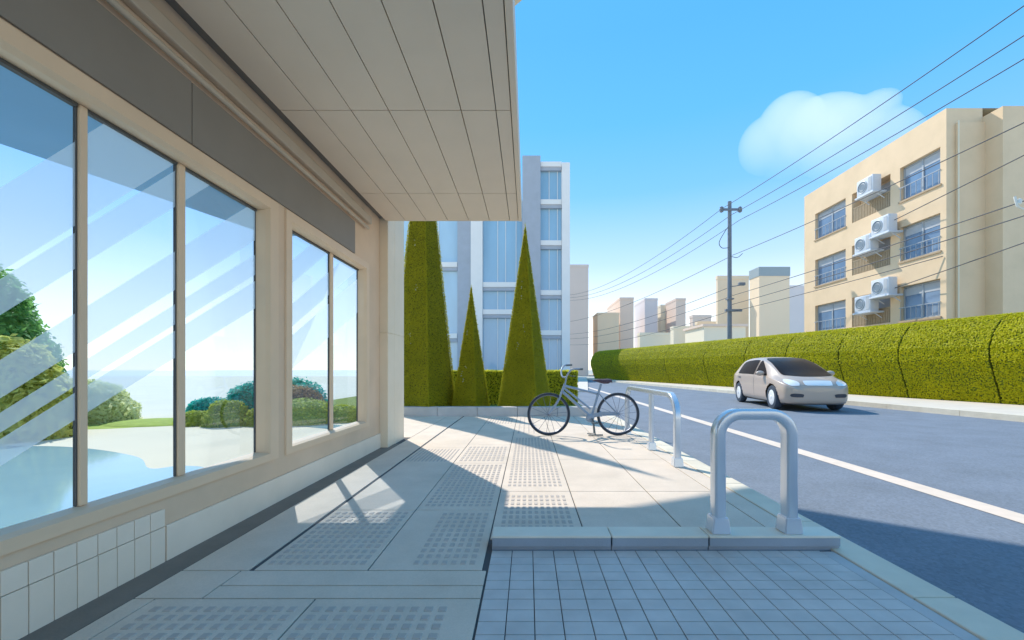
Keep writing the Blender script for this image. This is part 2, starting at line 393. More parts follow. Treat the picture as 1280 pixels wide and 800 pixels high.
# ------------------------------------------------------------------ shop building
shop = thing('shop_building', 'beige shop with tall glazed front and deep panelled canopy over the pavement', 'building', (-2.25, 2.4, 0))
ys = [-6, .9, 3.47, 3.6, 5.46, 5.89]; zs = [0, .37, 2.48, 3.235]
bm = bmesh.new(); facade(bm, (-2.1, 0, 0), (0, 1, 0), (1, 0, 0), ys, zs, {(1, 1), (3, 1)}, .118); obj('wall', bm, M['wall'], shop)
bm = bmesh.new()                                   # plinth of white tiles, joints are real gaps
bx(bm, -2.098, -2.082, 2.40, 5.885, -.02, .20, .003)
yy = 2.388
while yy > -1:
    bx(bm, -2.098, -2.082, yy-.0895, yy, -.02, .198, .001); bx(bm, -2.098, -2.084, yy-.0895, yy, .2015, .30, .001); yy -= .0935
obj('plinth', bm, M['wallwhite'], shop)
def window(y0, y1, z0, z1, mull, jamb, slope, bands):
    bm = bmesh.new(); e = .003; fw = .07
    xo, xi = -2.085, -2.214
    # outer casing: sloping reveals from the face down to the glass
    def ringq(a, b):
        (xa, ya0, ya1, za0, za1), (xb, yb0, yb1, zb0, zb1) = a, b
        A = [(xa, ya0, za0), (xa, ya1, za0), (xa, ya1, za1), (xa, ya0, za1)]; B = [(xb, yb0, zb0), (xb, yb1, zb0), (xb, yb1, zb1), (xb, yb0, zb1)]
        for k in range(4): quad(bm, A[k], A[(k+1) % 4], B[(k+1) % 4], B[k])
    o0 = (-2.099, y0-.012, y1+.012, z0-.012, z1+.012); o1 = (xo, y0-.008, y1+.008, z0-.008, z1+.008)
    i0 = (xo, y0+jamb, y1-jamb, z0+.05, z1-.07); i1 = (-2.12, y0+jamb+.012, y1-jamb-.012, z0+.062, z1-.085); i2 = (xi, y0+jamb+.012, y1-jamb-.012, z0+.062, z1-.085)
    ringq(o0, o1); ringq(o1, i0); ringq(i0, i1); ringq(i1, i2)
    bmesh.ops.remove_doubles(bm, verts=bm.verts[:], dist=1e-5); bmesh.ops.recalc_face_normals(bm, faces=bm.faces[:])
    w = obj('window', bm, M['frame'], shop)
    a0, a1, b0, b1 = y0+jamb+.014, y1-jamb-.014, z0+.064, z1-.087
    bm = bmesh.new()
    edges = [a0]
    for (m0, m1) in mull: bx(bm, -2.213, -2.182, m0, m1, b0, b1, .003); edges += [m0-.004, m1+.002]
    edges.append(a1)
    if mull: obj('mullion', bm, M['frame'], w)
    bm = bmesh.new()
    for k in range(0, len(edges), 2):
        p0, p1 = edges[k], edges[k+1]
        bx(bm, -2.213, -2.197, p1-.002, p1+.004, b0, b1); bx(bm, -2.213, -2.185, p0, p1-.004, b1-.016, b1)
    obj('gasket', bm, M['framedark'], w)
    for k in range(0, len(edges), 2):
        p0, p1 = edges[k], edges[k+1]
        bm = bmesh.new(); bx(bm, -2.210, -2.202, p0-.002, p1-.002, b0, b1-.004); pn = obj('pane', bm, M['glass'], w)
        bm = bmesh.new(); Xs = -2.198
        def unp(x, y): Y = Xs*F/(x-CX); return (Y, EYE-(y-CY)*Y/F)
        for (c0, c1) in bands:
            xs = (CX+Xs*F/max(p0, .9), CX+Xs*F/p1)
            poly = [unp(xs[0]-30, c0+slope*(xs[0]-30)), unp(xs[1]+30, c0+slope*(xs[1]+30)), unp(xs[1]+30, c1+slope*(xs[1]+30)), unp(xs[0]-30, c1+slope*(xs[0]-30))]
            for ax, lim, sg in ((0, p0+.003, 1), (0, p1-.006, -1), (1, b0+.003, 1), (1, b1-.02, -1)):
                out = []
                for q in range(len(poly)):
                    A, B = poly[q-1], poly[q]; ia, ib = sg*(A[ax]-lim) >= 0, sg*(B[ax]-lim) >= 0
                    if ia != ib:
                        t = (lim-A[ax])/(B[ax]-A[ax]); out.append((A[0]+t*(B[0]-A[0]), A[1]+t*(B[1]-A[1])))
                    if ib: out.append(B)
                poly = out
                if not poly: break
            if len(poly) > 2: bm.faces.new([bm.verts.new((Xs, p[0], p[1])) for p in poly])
        if bm.faces: obj('reflection_streak', bm, M['streak'], w)  # reflections on the glass, painted as pale diagonal strips
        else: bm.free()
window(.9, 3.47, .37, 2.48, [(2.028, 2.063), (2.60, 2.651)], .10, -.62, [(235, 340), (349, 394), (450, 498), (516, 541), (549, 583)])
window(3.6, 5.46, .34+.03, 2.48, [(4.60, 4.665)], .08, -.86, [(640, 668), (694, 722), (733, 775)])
# pillar at the end of the shop front
bm = bmesh.new(); bx(bm, -2.24, -1.985, 5.895, 6.18, -.02, 1.62, .004); bx(bm, -2.24, -1.985, 6.184, 6.66, -.02, 1.62, .004)
bx(bm, -2.24, -1.985, 5.895, 6.18, 1.624, 3.62, .004); bx(bm, -2.24, -1.985, 6.184, 6.66, 1.624, 3.62, .004); bx(bm, -2.235, -1.995, 5.905, 6.65, -.02, 3.6)
obj('pillar', bm, M['pillar'], shop)
# canopy: panelled soffit with a dark slot along the wall, rail and beam under it
bm = bmesh.new(); bx(bm, -2.22, -.135, -6, 5.86, 3.236, 3.45); can = obj('canopy', bm, M['darksoffit'], shop)
bm = bmesh.new()
ex = [-2.01, -1.727, -1.433, -1.129, -.835, -.542, -.26, -.138]; ey = [-6, -3, -1.4, .2, 1.78, 3.37, 4.96, 5.862]
for a, b in zip(ex, ex[1:]):
    for c, d_ in zip(ey, ey[1:]): bx(bm, a+.004, b-.004, c+.004, d_-.004, 3.2, 3.23)
obj('soffit', bm, M['soffit'], can)
bm = bmesh.new(); bx(bm, -.135, -.086, -6, 5.872, 3.19, 3.50, .006); bx(bm, -1.98, -.136, 5.864, 5.89, 3.202, 3.50, .004); obj('fascia', bm, M['soffit'], can)
bm = bmesh.new(); bx(bm, -2.099, -2.085, -6, 2.58, 2.502, 2.885, .002); bx(bm, -2.099, -2.085, 2.586, 5.02, 2.502, 2.885, .002); obj('shaded_band', bm, M['band'], shop)  # grey strip painting the deep shade on the beige wall above the windows
bm = bmesh.new(); tube(bm, [(-2.06, -6, 2.922), (-2.06, 5.36, 2.922)], .019, 12); obj('rail', bm, M['rail'], can, True)
bm = bmesh.new(); bx(bm, -2.099, -2.045, -6, 5.46, 3.0, 3.10, .012); obj('beam', bm, M['rail'], can)
# ceiling of the pavilion behind the glass and an unseen block added over the canopy to cast shade
bm = bmesh.new(); prism(bm, [(-6.9, -6), (-2.223, -6), (-2.223, 5.2), (-3.2, 5.2)], 2.77, 3.04); obj('ceiling', bm, M['blueceil'], shop)
bm = bmesh.new(); prism(bm, [(-3.9, -6), (-.2, -6), (-.2, 5.0), (-3.9, 5.0)], 3.7, 9.5); up = obj('shade_block', bm, M['wall'], shop)
bm = bmesh.new(); bx(bm, -2.2, -.7, -6, 4.7, 3.455, 3.697); obj('shade_block_base', bm, M['wall'], up)  # added base that joins the shade block to the canopy
bm = bmesh.new(); prism(bm, [(-7, -6), (1.6, -6), (1.6, 7.6), (.25, 9.1), (-1.25, 10.5), (-2.65, 11.5), (-4.5, 10.7), (-7, 9.0)], 9.503, 9.8); obj('roof', bm, M['soffit'], up)  # unseen slab, outline shaped to throw the shade on pavement and road

# ------------------------------------------------------------------ street furniture: two kinds of hoop
def rprof(w, t, r=.016, n=4):
    out = []
    for (cx, cy, a0) in ((w-r, t-r, 0), (-w+r, t-r, 90), (-w+r, -t+r, 180), (w-r, -t+r, 270)):
        for k in range(n+1):
            a = R(a0+90*k/n); out.append((cx+r*math.cos(a), cy+r*math.sin(a)))
    return out
def hoop(L, H, rad, prof):
    pts = [(0, 0, 0)]; pts += [(0, 0, H-rad)]
    for k in range(1, 9): a = math.pi-math.pi/2*k/8; pts.append((rad+rad*math.cos(a), 0, H-rad+rad*math.sin(a)))
    for k in range(0, 9): a = math.pi/2-math.pi/2*k/8; pts.append((L-rad+rad*math.cos(a), 0, H-rad+rad*math.sin(a)))
    pts += [(L, 0, 0)]
    bm = bmesh.new(); tube(bm, pts, 0, prof=prof); return bm
def collar(cx, cy=0):
    bm = bmesh.new()
    a = [(.058, .056), (.046, .048)]
    v0 = [bm.verts.new((cx+sx*a[0][0], cy+sy*a[0][1], 0)) for sx, sy in ((-1, -1), (1, -1), (1, 1), (-1, 1))]
    v1 = [bm.verts.new((cx+sx*a[1][0], cy+sy*a[1][1], .10)) for sx, sy in ((-1, -1), (1, -1), (1, 1), (-1, 1))]
    for k in range(4): bm.faces.new((v0[k], v0[(k+1) % 4], v1[(k+1) % 4], v1[k]))
    bm.faces.new(v1); bm.faces.new(v0[::-1])
    bmesh.ops.bevel(bm, geom=bm.edges[:], offset=.006, segments=2, affect='EDGES'); return bm
g = thing('barrier_hoop', 'narrow blue grey steel hoop standing on the low raised kerb in front', 'barrier', (1.19, 2.605, .088), 0, 'steel hoops along the pavement', world=False)
obj('hoop', hoop(.445, .735, .13, rprof(.034, .045)), M['steel'], g, True)
for cx in (0, .445): obj('collar', collar(cx), M['steel'], g, True)
g = thing('barrier_hoop', 'long low steel hoop with middle leg beside the bicycle rear wheel', 'barrier', (1.70, 4.74, 0), R(90), 'steel hoops along the pavement', world=False)
obj('hoop', hoop(2.38, .80, .26, rprof(.034, .038)), M['steel'], g, True)
bm = bmesh.new(); tube(bm, [(.99, 0, 0), (.99, 0, .77)], .036, 14); obj('leg', bm, M['steel'], g, True)
for cx in (0, .99, 2.38): obj('collar', collar(cx), M['steel'], g, True)

# ------------------------------------------------------------------ bicycle (faces -X), origin under the front wheel
bk = thing('bicycle', 'blue grey city bicycle parked on its stand across the pavement', 'bicycle', (.345, 6.92, 0), 0, world=False)
S = 1/503.0
def B(u, v, y=0): return (( u-238)*S, y, (520-v)*S+.362)
def part(name, fn, m, parent=bk, smooth=True):
    bm = bmesh.new(); fn(bm); return obj(name, bm, m, parent, smooth)
for (u, v) in ((238, 520), (818, 522)):
    c = B(u, 521)
    w = part('wheel', lambda b: ring(b, c, (0, 1, 0), .315, .009, 48), M['chrome'])
    part('tyre', lambda b: ring(b, c, (0, 1, 0), .338, .019, 56), M['tyre'], w)
    def spk(b):
        lathe(b, (c[0], -.03, c[2]), (0, 1, 0), [(.012, 0), (.022, .01), (.022, .05), (.012, .06)], 14)
        for k in range(14):
            a = 2*math.pi*k/14+.1; sy = .02 if k % 2 else -.02
            tube(b, [(c[0]+.02*math.cos(a+.5), sy, c[2]+.02*math.sin(a+.5)), (c[0]+.312*math.cos(a), 0, c[2]+.312*math.sin(a))], .0032, 6)
    part('spokes', spk, M['chrome'], w)
def frame(b):
    tube(b, [B(374, 268), B(345, 345)], .021, 12)
    tube(b, [B(368, 284), B(640, 350)], .019, 12); tube(b, [B(362, 300), B(588, 478)], .018, 12); tube(b, [B(352, 332), B(585, 540)], .024, 12)
    tube(b, [B(676, 268), B(592, 552)], .021, 12)
    for s in (-1, 1):
        tube(b, smooth_path([B(590, 550, .02*s), B(680, 530, .05*s), B(818, 522, .06*s)], 5), .010, 8)
        tube(b, smooth_path([B(655, 345, .015*s), B(720, 420, .05*s), B(818, 522, .06*s)], 5), .008, 8)
    lathe(b, B(592, 552, -.04), (0, 1, 0), [(.024, 0), (.026, .01), (.026, .07), (.024, .08)], 16)
part('frame', frame, M['bikeframe'])
def fork(b):
    for s in (-1, 1): tube(b, smooth_path([B(348, 335, .03*s), B(310, 420, .045*s), B(238, 520, .05*s)], 6), .0145, 10)
    tube(b, [B(348, 335, -.035), B(348, 335, .035)], .015, 10)
part('fork', fork, M['bikeframe'])
def bars(b):
    tube(b, [B(374, 275), B(386, 210)], .0135, 10)
    tube(b, smooth_path([B(440, 108, .28), B(385, 112, .27), B(352, 150, .20), B(352, 205, .06), B(384, 212, 0), B(384, 205, -.06), B(398, 170, -.20), B(425, 146, -.27), B(500, 144, -.28)], 6), .0145, 10)
part('handlebar', bars, M['bikeframe'])
for (p, q) in ((B(395, 112, .272), B(448, 108, .281)), (B(440, 145, -.272), B(506, 145, -.281))):
    part('grip', lambda b: tube(b, [p, q], .0165, 12), M['grip'])
part('brake_lever', lambda b: tube(b, smooth_path([B(398, 190, -.2), B(412, 200, -.24), B(446, 202, -.27)], 4), .006, 8), M['grip'])
def sad(b):
    prof = []
    st = [(606, .010, 238), (630, .022, 230), (665, .04, 226), (700, .068, 226), (735, .082, 224), (760, .07, 228), (768, .02, 238)]
    rs = []
    for (u, w, v) in st:
        top = B(u, v); rg = []
        th = .085*math.sin(min(1, max(.12, (u-600)/110))*1.57)*(1 if u < 740 else .6)
        for k in range(14):
            a = 2*math.pi*k/14; rg.append(b.verts.new((top[0], w*math.cos(a), top[2]-th/2+th/2*math.sin(a))))
        rs.append(rg)
    for a, c2 in zip(rs, rs[1:]):
        for k in range(14): b.faces.new((a[k], a[(k+1) % 14], c2[(k+1) % 14], c2[k]))
    b.faces.new(rs[0][::-1]); b.faces.new(rs[-1]); bmesh.ops.recalc_face_normals(b, faces=b.faces[:])
part('saddle', sad, M['saddle'])
part('chain_case', lambda b: (lathe(b, B(580, 552, -.058), (0, 1, 0), [(.062, 0), (.07, .006), (.062, .016)], 24), tube(b, [B(596, 530, -.05), B(700, 512, -.05), B(812, 516, -.05)], 0, prof=[(-.006, -.03), (.006, -.03), (.006, .03), (-.006, .03)])), M['bikeframe'])
def crank(b, s):
    e = B(598+s*16, 556+s*30, -.085*s); tube(b, [B(592, 552, -.075*s), e], .010, 8)
    bx(b, e[0]-.05, e[0]+.05, e[1]-.09*(s > 0)-.01, e[1]+.09*(s < 0)+.01, e[2]-.012, e[2]+.012, .004)
part('pedal', lambda b: crank(b, 1), M['grip'])
part('kickstand', lambda b: (tube(b, [B(610, 575, -.03), B(622, 688, -.06)], .011, 10), tube(b, [B(566, 691, -.065), B(686, 691, -.065)], .012, 10), tube(b, [B(566, 690, .10), B(622, 688, .08), B(610, 575, .03)], .009, 8)), M['grip'])

# ------------------------------------------------------------------ car (nose towards -Y in its own frame), origin on the road at the middle of the front axle
fa = Vector((7.52, 12.85)); ra = Vector((7.98, 15.75))
cd = (ra-fa).normalized(); cyaw = math.atan2(-cd.x, cd.y); side = Vector((cd.y, -cd.x)); cen = fa+side*.93
car = thing('parked_car', 'champagne coloured people carrier with dark windscreen driving along by the hedge', 'car', (cen.x, cen.y, -.118), cyaw, world=False)
car.name = 'people_carrier'
WB = (ra-fa).length; HW = .95
# stations: y, bottom, shoulder z, roof z, half width bottom, shoulder, roof
ST = [(-.86, .34, .62, .70, .50, .52, .40), (-.82, .24, .68, .78, .70, .71, .56), (-.68, .20, .76, .90, .84, .85, .66), (-.40, .19, .84, 1.02, .90, .92, .70), (-.05, .19, .91, 1.13, .93, .945, .73),
      (.35, .20, .96, 1.30, .94, .95, .74), (.80, .20, 1.00, 1.47, .94, .95, .73), (1.30, .20, 1.03, 1.59, .94, .95, .72), (1.9, .20, 1.05, 1.65, .94, .95, .71), (2.5, .20, 1.06, 1.65, .94, .95, .70),
      (3.0, .21, 1.06, 1.60, .93, .94, .69), (3.4, .23, 1.05, 1.50, .91, .92, .67), (3.68, .28, 1.03, 1.34, .87, .88, .64), (3.80, .36, .98, 1.18, .80, .80, .58)]
def section(s):
    y, zb, zsh, zr, wb, ws, wr = s
    P = [(0, zb), (wb*.6, zb), (wb*.93, zb+.03), (wb, zb+.16), (ws*1.005, (zb+zsh)*.5+.05), (ws, zsh-.06), (ws*.975, zsh+.02)]
    for t in (.25, .5, .75): P.append((ws*.97+(wr-ws*.97)*t**1.15, zsh+.02+(zr-.08-zsh-.02)*t))
    P += [(wr*.97, zr-.055), (wr*.80, zr-.012), (wr*.45, zr+.008), (0, zr+.015)]
    return [(x, y, z) for x, z in P]
bm = bmesh.new(); rows = []
for s in ST:
    h = section(s); full = [(-x, y, z) for x, y, z in h[1:-1]][::-1]
    rows.append([bm.verts.new(p) for p in h+full])
for a, b in zip(rows, rows[1:]):
    n = len(a)
    for k in range(n): bm.faces.new((a[k], a[(k+1) % n], b[(k+1) % n], b[k]))
bm.faces.new(rows[0][::-1]); bm.faces.new(rows[-1])
bmesh.ops.recalc_face_normals(bm, faces=bm.faces[:])
bmesh.ops.subdivide_edges(bm, edges=bm.edges[:], cuts=1, use_grid_fill=True)
tmp = bpy.data.meshes.new('tmp'); bm.to_mesh(tmp); bm.free()
to = bpy.data.objects.new('tmp', tmp); COL.objects.link(to)
md = to.modifiers.new('s', 'SUBSURF'); md.levels = 2; md.render_levels = 2
dg = bpy.context.evaluated_depsgraph_get(); me = bpy.data.meshes.new_from_object(to.evaluated_get(dg)); bpy.data.objects.remove(to); bpy.data.meshes.remove(tmp)
bm = bmesh.new(); bm.from_mesh(me); bpy.data.meshes.remove(me)
bvh = BVHTree.FromBMesh(bm)
# wheel arches are cut as openings
for yc in (0, WB):
    dead = [f for f in bm.faces if abs(f.calc_center_median().x) > .80 and (f.calc_center_median().y-yc)**2+(f.calc_center_median().z-.37)**2 < .425**2]
    bmesh.ops.delete(bm, geom=dead, context='FACES')
obj('body', bm, M['carbody'], car, True)
def inpoly(p, poly):
    c = False
    for i in range(len(poly)):
        (x1, y1), (x2, y2) = poly[i-1], poly[i]
        if (y1 > p[1]) != (y2 > p[1]) and p[0] < (x2-x1)*(p[1]-y1)/(y2-y1)+x1: c = not c
    return c
def decal(name, poly, axis, sgn, m, off=.008, thick=.006, cuts=5, parent=car, lim=1.3):
    """a shaped panel laid on the body: poly in (y, z) for sides, (x, z) for the nose; rounded outline"""
    b = bmesh.new()
    P2 = [(p.x, p.y) for p in smooth_path([(x, y, 0) for x, y in poly]+[(*poly[0], 0)], 4)[:-1]] if cuts > 3 else poly
    f = b.faces.new([b.verts.new((x, y, 0)) for x, y in P2])
    bmesh.ops.triangulate(b, faces=[f])
    for _ in range(3): bmesh.ops.subdivide_edges(b, edges=[e for e in b.edges if e.calc_length() > .09], cuts=1)
    bmesh.ops.triangulate(b, faces=b.faces[:])
    for v in b.verts:
        a, z = v.co.x, v.co.y
        if axis == 'x': o_, dr = Vector((2*sgn, a, z)), Vector((-sgn, 0, 0))
        else: o_, dr = Vector((a, -3, z)), Vector((0, 1, 0))
        hit, nrm_, idx, dist = bvh.ray_cast(o_, dr)
        if hit is None: hit, nrm_, idx, dist = bvh.find_nearest(o_+dr*(1.1 if axis == 'x' else 2.5))
        if nrm_.dot(dr) > 0: nrm_ = -nrm_
        v.co = hit+nrm_*off
    bmesh.ops.recalc_face_normals(b, faces=b.faces[:])
    return obj(name, b, m, parent, True)
decal('windscreen', [(-.66, 1.045), (-.3, 1.015), (0, 1.01), (.3, 1.015), (.66, 1.045), (.68, 1.12), (.63, 1.40), (.55, 1.58), (.2, 1.605), (-.2, 1.605), (-.55, 1.58), (-.63, 1.40), (-.68, 1.12)], 'y', 1, M['carglass'])
for s in (-1, 1):
    decal('side_window', [(.42, 1.03), (.95, 1.05), (1.32, 1.055), (1.34, 1.12), (1.33, 1.45), (1.28, 1.52), (1.12, 1.46), (.75, 1.25)], 'x', s, M['carglass'])
    decal('side_window', [(1.46, 1.055), (2.0, 1.07), (2.9, 1.08), (2.98, 1.13), (2.93, 1.34), (2.75, 1.49), (2.1, 1.545), (1.50, 1.54), (1.44, 1.45), (1.44, 1.12)], 'x', s, M['carglass'])
    decal('door_seam', [(1.385, .32), (1.40, .32), (1.405, 1.0), (1.402, 1.50), (1.388, 1.50), (1.39, 1.0)], 'x', s, M['cardark'], .002, cuts=1)
    decal('door_handle', [(2.66, .925), (2.9, .93), (2.9, .96), (2.66, .96)], 'x', s, M['cardark'], .012)
    decal('headlight', [(s*.50, .75), (s*.66, .74), (s*.74, .76), (s*.80, .82), (s*.78, .90), (s*.70, .93), (s*.54, .88), (s*.48, .82)], 'y', 1, M['carwhite'], .012)
    decal('air_intake', [(s*.42, .42), (s*.70, .43), (s*.70, .52), (s*.42, .51)], 'y', 1, M['cardark'], .010)
    bm = bmesh.new(); ico(bm, (s*1.03, .62, 1.10), .13, .09, .085, 3); tube(bm, [(s*.88, .66, 1.04), (s*.98, .64, 1.08)], .03, 8); obj('wing_mirror', bm, M['carbody'], car, True)
decal('grille', [(-.30, .755), (.30, .755), (.36, .78), (.37, .86), (.30, .89), (-.30, .89), (-.37, .86), (-.36, .78)], 'y', 1, M['carwhite'], .012)
bm = bmesh.new(); bx(bm, -.80, .80, -.55, WB+.6, .19, .5); obj('underbody', bm, M['cardark'], car)
for (sx, yc) in ((-1, 0), (1, 0), (-1, WB), (1, WB)):
    bm = bmesh.new(); lathe(bm, (sx*.72, yc, .37), (sx, 0, 0), [(.23, 0), (.35, .01), (.375, .05), (.375, .17), (.345, .215), (.245, .225), (.235, .20)], 36)
    w = obj('wheel', bm, M['cartyre'], car, True)
    bm = bmesh.new(); lathe(bm, (sx*.90, yc, .37), (sx, 0, 0), [(.24, 0), (.24, .03), (.20, .048), (.06, .052), (.05, .062), (.01, .064)], 36); obj('rim', bm, M['carwhite'], w, True)

# ------------------------------------------------------------------ clipped hedge along the far side
H0, H1 = Vector((16.2, 3.8)), Vector((7.55, 50.0))
hd = (H1-H0).normalized(); hn = Vector((hd.y, -hd.x)); HL = (H1-H0).length
hed = thing('hedge', 'long clipped green hedge in rounded blocks along the far side of the road', 'hedge', (H0.x, H0.y, .02))
hh = lambda s: 2.80+.55*s/HL
cuts = [0, 3.0]
for px in (1280-42, 1124, 1049, 983, 931, 880, 831, 795, 765):
    k = (px-CX)/F; t = (k*H0.y-H0.x)/(hd.x-k*hd.y); cuts.append(t)
cuts = sorted(cuts)+[HL]
def hprof(h): # across (outward from road), z
    return [(.42, 0), (.16, h*.25), (-.10, h*.50), (-.10, h*.64), (.10, h*.80), (.42, h*.93), (.85, h*.99), (1.1, h), (1.5, h*.96), (1.75, 0)]
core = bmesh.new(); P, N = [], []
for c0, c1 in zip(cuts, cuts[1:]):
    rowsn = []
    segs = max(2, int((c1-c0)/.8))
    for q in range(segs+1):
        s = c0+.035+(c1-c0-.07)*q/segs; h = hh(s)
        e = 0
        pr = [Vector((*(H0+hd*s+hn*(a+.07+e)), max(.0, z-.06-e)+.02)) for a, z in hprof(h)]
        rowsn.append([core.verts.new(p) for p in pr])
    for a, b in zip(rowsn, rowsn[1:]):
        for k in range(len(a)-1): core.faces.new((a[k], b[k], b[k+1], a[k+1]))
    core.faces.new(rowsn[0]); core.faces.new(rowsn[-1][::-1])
    pr = hprof(1.0); area = (c1-c0)*3.4
    n = int(area*2200/max(1, (H0+hd*c0).length/14)**1.1)
    for _ in range(n):
        s = random.uniform(c0+.032, c1-.032); h = hh(s)
        pts = [(a, z*h) for a, z in pr]
        ls = [math.dist(pts[i], pts[i+1]) for i in range(7)]; t = random.uniform(0, sum(ls)); i = 0
        while t > ls[i]: t -= ls[i]; i += 1
        a = pts[i][0]+(pts[i+1][0]-pts[i][0])*t/ls[i]; z = pts[i][1]+(pts[i+1][1]-pts[i][1])*t/ls[i]
        dx, dz = pts[i+1][0]-pts[i][0], pts[i+1][1]-pts[i][1]
        na, nz = -dz, dx; ln = math.hypot(na, nz)
        q2 = H0+hd*s+hn*(a+.05+random.uniform(-.03, .05)*(.4 if na < 0 else 0))
        if na/ln < 0: nw = hn*(na/ln)
        else: nw = hn*(na/ln)
        P.append((q2.x, q2.y, z+.02-.03+random.uniform(-.03, .02))); N.append((nw.x, nw.y, nz/ln))
bmesh.ops.recalc_face_normals(core, faces=core.faces[:])
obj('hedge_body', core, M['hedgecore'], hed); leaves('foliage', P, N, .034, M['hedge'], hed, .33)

# ------------------------------------------------------------------ cypresses clipped to pyramids, low hedge, park plants
def cypress(label, px, base_w, apex_y, Y, nl):
    sc = F/Y; X = (px-CX)/sc; H = (CY-apex_y)/sc+EYE; s = base_w/sc/1.31
    t = thing('cypress_tree', label, 'tree', (X, Y, .02), group='cypresses clipped to pyramids'); th = R(-23)
    cs = [Vector((X+(a*math.cos(th)-b*math.sin(th))*s/2, Y+(a*math.sin(th)+b*math.cos(th))*s/2, .12)) for a, b in ((-1, -1), (1, -1), (1, 1), (-1, 1))]
    ap = Vector((X, Y, H)); bm = bmesh.new()
    c0 = Vector((X, Y, 0))
    iv = [bm.verts.new(c+(c0-c)*.10*Vector((1, 1, 0)).length/1.414) for c in cs]; a = bm.verts.new(ap-Vector((0, 0, .12)))
    for v in iv: v.co.z = .12
    for k in range(4): bm.faces.new((iv[k], iv[(k+1) % 4], a))
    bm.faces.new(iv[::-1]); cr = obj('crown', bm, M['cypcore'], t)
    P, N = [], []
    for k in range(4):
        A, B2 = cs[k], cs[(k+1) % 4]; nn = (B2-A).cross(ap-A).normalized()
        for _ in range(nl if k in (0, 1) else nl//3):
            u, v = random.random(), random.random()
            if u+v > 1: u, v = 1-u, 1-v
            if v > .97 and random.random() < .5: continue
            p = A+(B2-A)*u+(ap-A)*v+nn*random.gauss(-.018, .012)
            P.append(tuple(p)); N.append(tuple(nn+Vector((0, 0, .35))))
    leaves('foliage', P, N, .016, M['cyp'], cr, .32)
    bm = bmesh.new(); tube(bm, [(X, Y, -.02), (X, Y, .35)], .07, 10, r_end=.06); obj('trunk', bm, M['trunk'], t)
    bm = bmesh.new()
    for _ in range(4):
        u, v = random.uniform(.3, .7), random.uniform(.2, .7)
        for _ in range(4):
            uu, vv = u+random.uniform(-.06, .06)*(1-v), v+random.uniform(-.025, .025)
            p = cs[0]+(cs[1]-cs[0])*uu*(1-vv)+(ap-cs[0])*vv; nn = (cs[1]-cs[0]).cross(ap-cs[0]).normalized()
            ico(bm, p+nn*.02, .014, .014, .014, 1)
    bo = obj('cones', bm, M['berry'], cr)
    bo['kind'] = 'stuff'
cypress('tallest clipped cypress beside the cream pillar, its top hidden by the canopy', 529, 80, 113, 10.75, 42000)
cypress('short clipped cypress between the two taller pyramids', 589, 46, 354, 10.75, 15000)
cypress('tall clipped cypress behind the bicycle front wheel', 656.5, 68, 277, 10.75, 32000)
lh = thing('low_hedge', 'low yellow green hedge behind the clipped cypresses', 'hedge', (-1, 13.2, .02))
bm = bmesh.new(); bx(bm, -4.2, 1.5, 12.85, 13.65, .02, 1.04); obj('hedge_body', bm, M['hedgecore'], lh)
P, N = [], []
for _ in range(16000):
    x = random.uniform(-4.22, 1.52)
    if random.random() < .65: P.append((x, 12.84+random.gauss(0, .015), random.uniform(.03, 1.06))); N.append((0, -1, .5))
    else: P.append((x, random.uniform(12.85, 13.65), 1.05+random.gauss(0, .015))); N.append((0, 0, 1))
for _ in range(2500): P.append((1.51+random.gauss(0, .015), random.uniform(12.85, 13.65), random.uniform(.03, 1.06))); N.append((1, 0, .3))
leaves('foliage', P, N, .035, M['lowhedge'], lh, .6)
def at(px, Y, py=None):
    X = (px-CX)/F*Y; return X if py is None else (X, EYE-(py-CY)/F*Y)
def shrub(name, label, px, Y, w, top, m, core_m, n, ls, group=None, base=0.0, depth=None, cat='shrub', sq=1.0):
    X = at(px, Y); zt = EYE-(top-CY)/F*Y; rx = w/2*Y/F; ry = depth or rx*.8
    t = thing(name, label, cat, (X, Y, base), group=group)
    z0 = base-.05; hz = zt-z0; bm = bmesh.new()
    lob = [(random.uniform(-.35, .35), random.uniform(-.35, .35), random.uniform(.8, 1)) for _ in range(3)]
    ico(bm, (X, Y, z0), rx*.94, ry*.94, hz*.95, 3, .02); obj('stems', bm, core_m, t)
    P, N = [], []
    while len(P) < n:
        v = Vector((random.gauss(0, 1), random.gauss(0, 1), abs(random.gauss(0, 1)))).normalized()
        k = random.gauss(.985, .03); a = math.atan2(v.y, v.x); k *= 1+.03*math.sin(3*a+X)+.03*math.sin(5*v.z*3+Y)
        P.append((X+v.x*rx*k, Y+v.y*ry*k, z0+v.z*hz*k)); N.append((v.x, v.y, v.z+.3))
    leaves('foliage', P, N, ls, m, t, .6)
coreD = mat('shrub_core_dark', (.12, .28, .08), .9, .2, 8); coreT = mat('shrub_core_teal', (.012, .24, .19), .9, .2, 8)
coreL = mat('shrub_core_lime', (.32, .38, .05), .9, .2, 8); coreP = mat('shrub_core_pale', (.5, .52, .25), .9, .2, 8); coreB = mat('shrub_core_brown', (.24, .15, .05), .9, .2, 8)
G_ = 'round shrubs in the park behind the glass'
shrub('round_shrub', 'tall dark green rounded shrub at the edge of the first pane', -38, 7.2, 190, 330, M['darkleaf'], coreD, 9000, .06, G_)
shrub('round_shrub', 'yellow green broad leaved shrub below the dark green one', 10, 6.7, 136, 430, M['broadleaf'], coreL, 4500, .085, G_)
shrub('round_shrub', 'pale yellow domed shrub beside the broad leaved one', 104, 8.8, 120, 475, M['paleleaf'], coreP, 4500, .045, G_)
shrub('round_shrub', 'smaller teal shrub rising behind lime green bushes', 263, 8.9, 66, 497, M['teal'], coreT, 3000, .035, G_)
shrub('round_shrub', 'larger teal shrub ending at the window post', 318, 8.9, 80, 477, M['teal'], coreT, 3500, .035, G_)
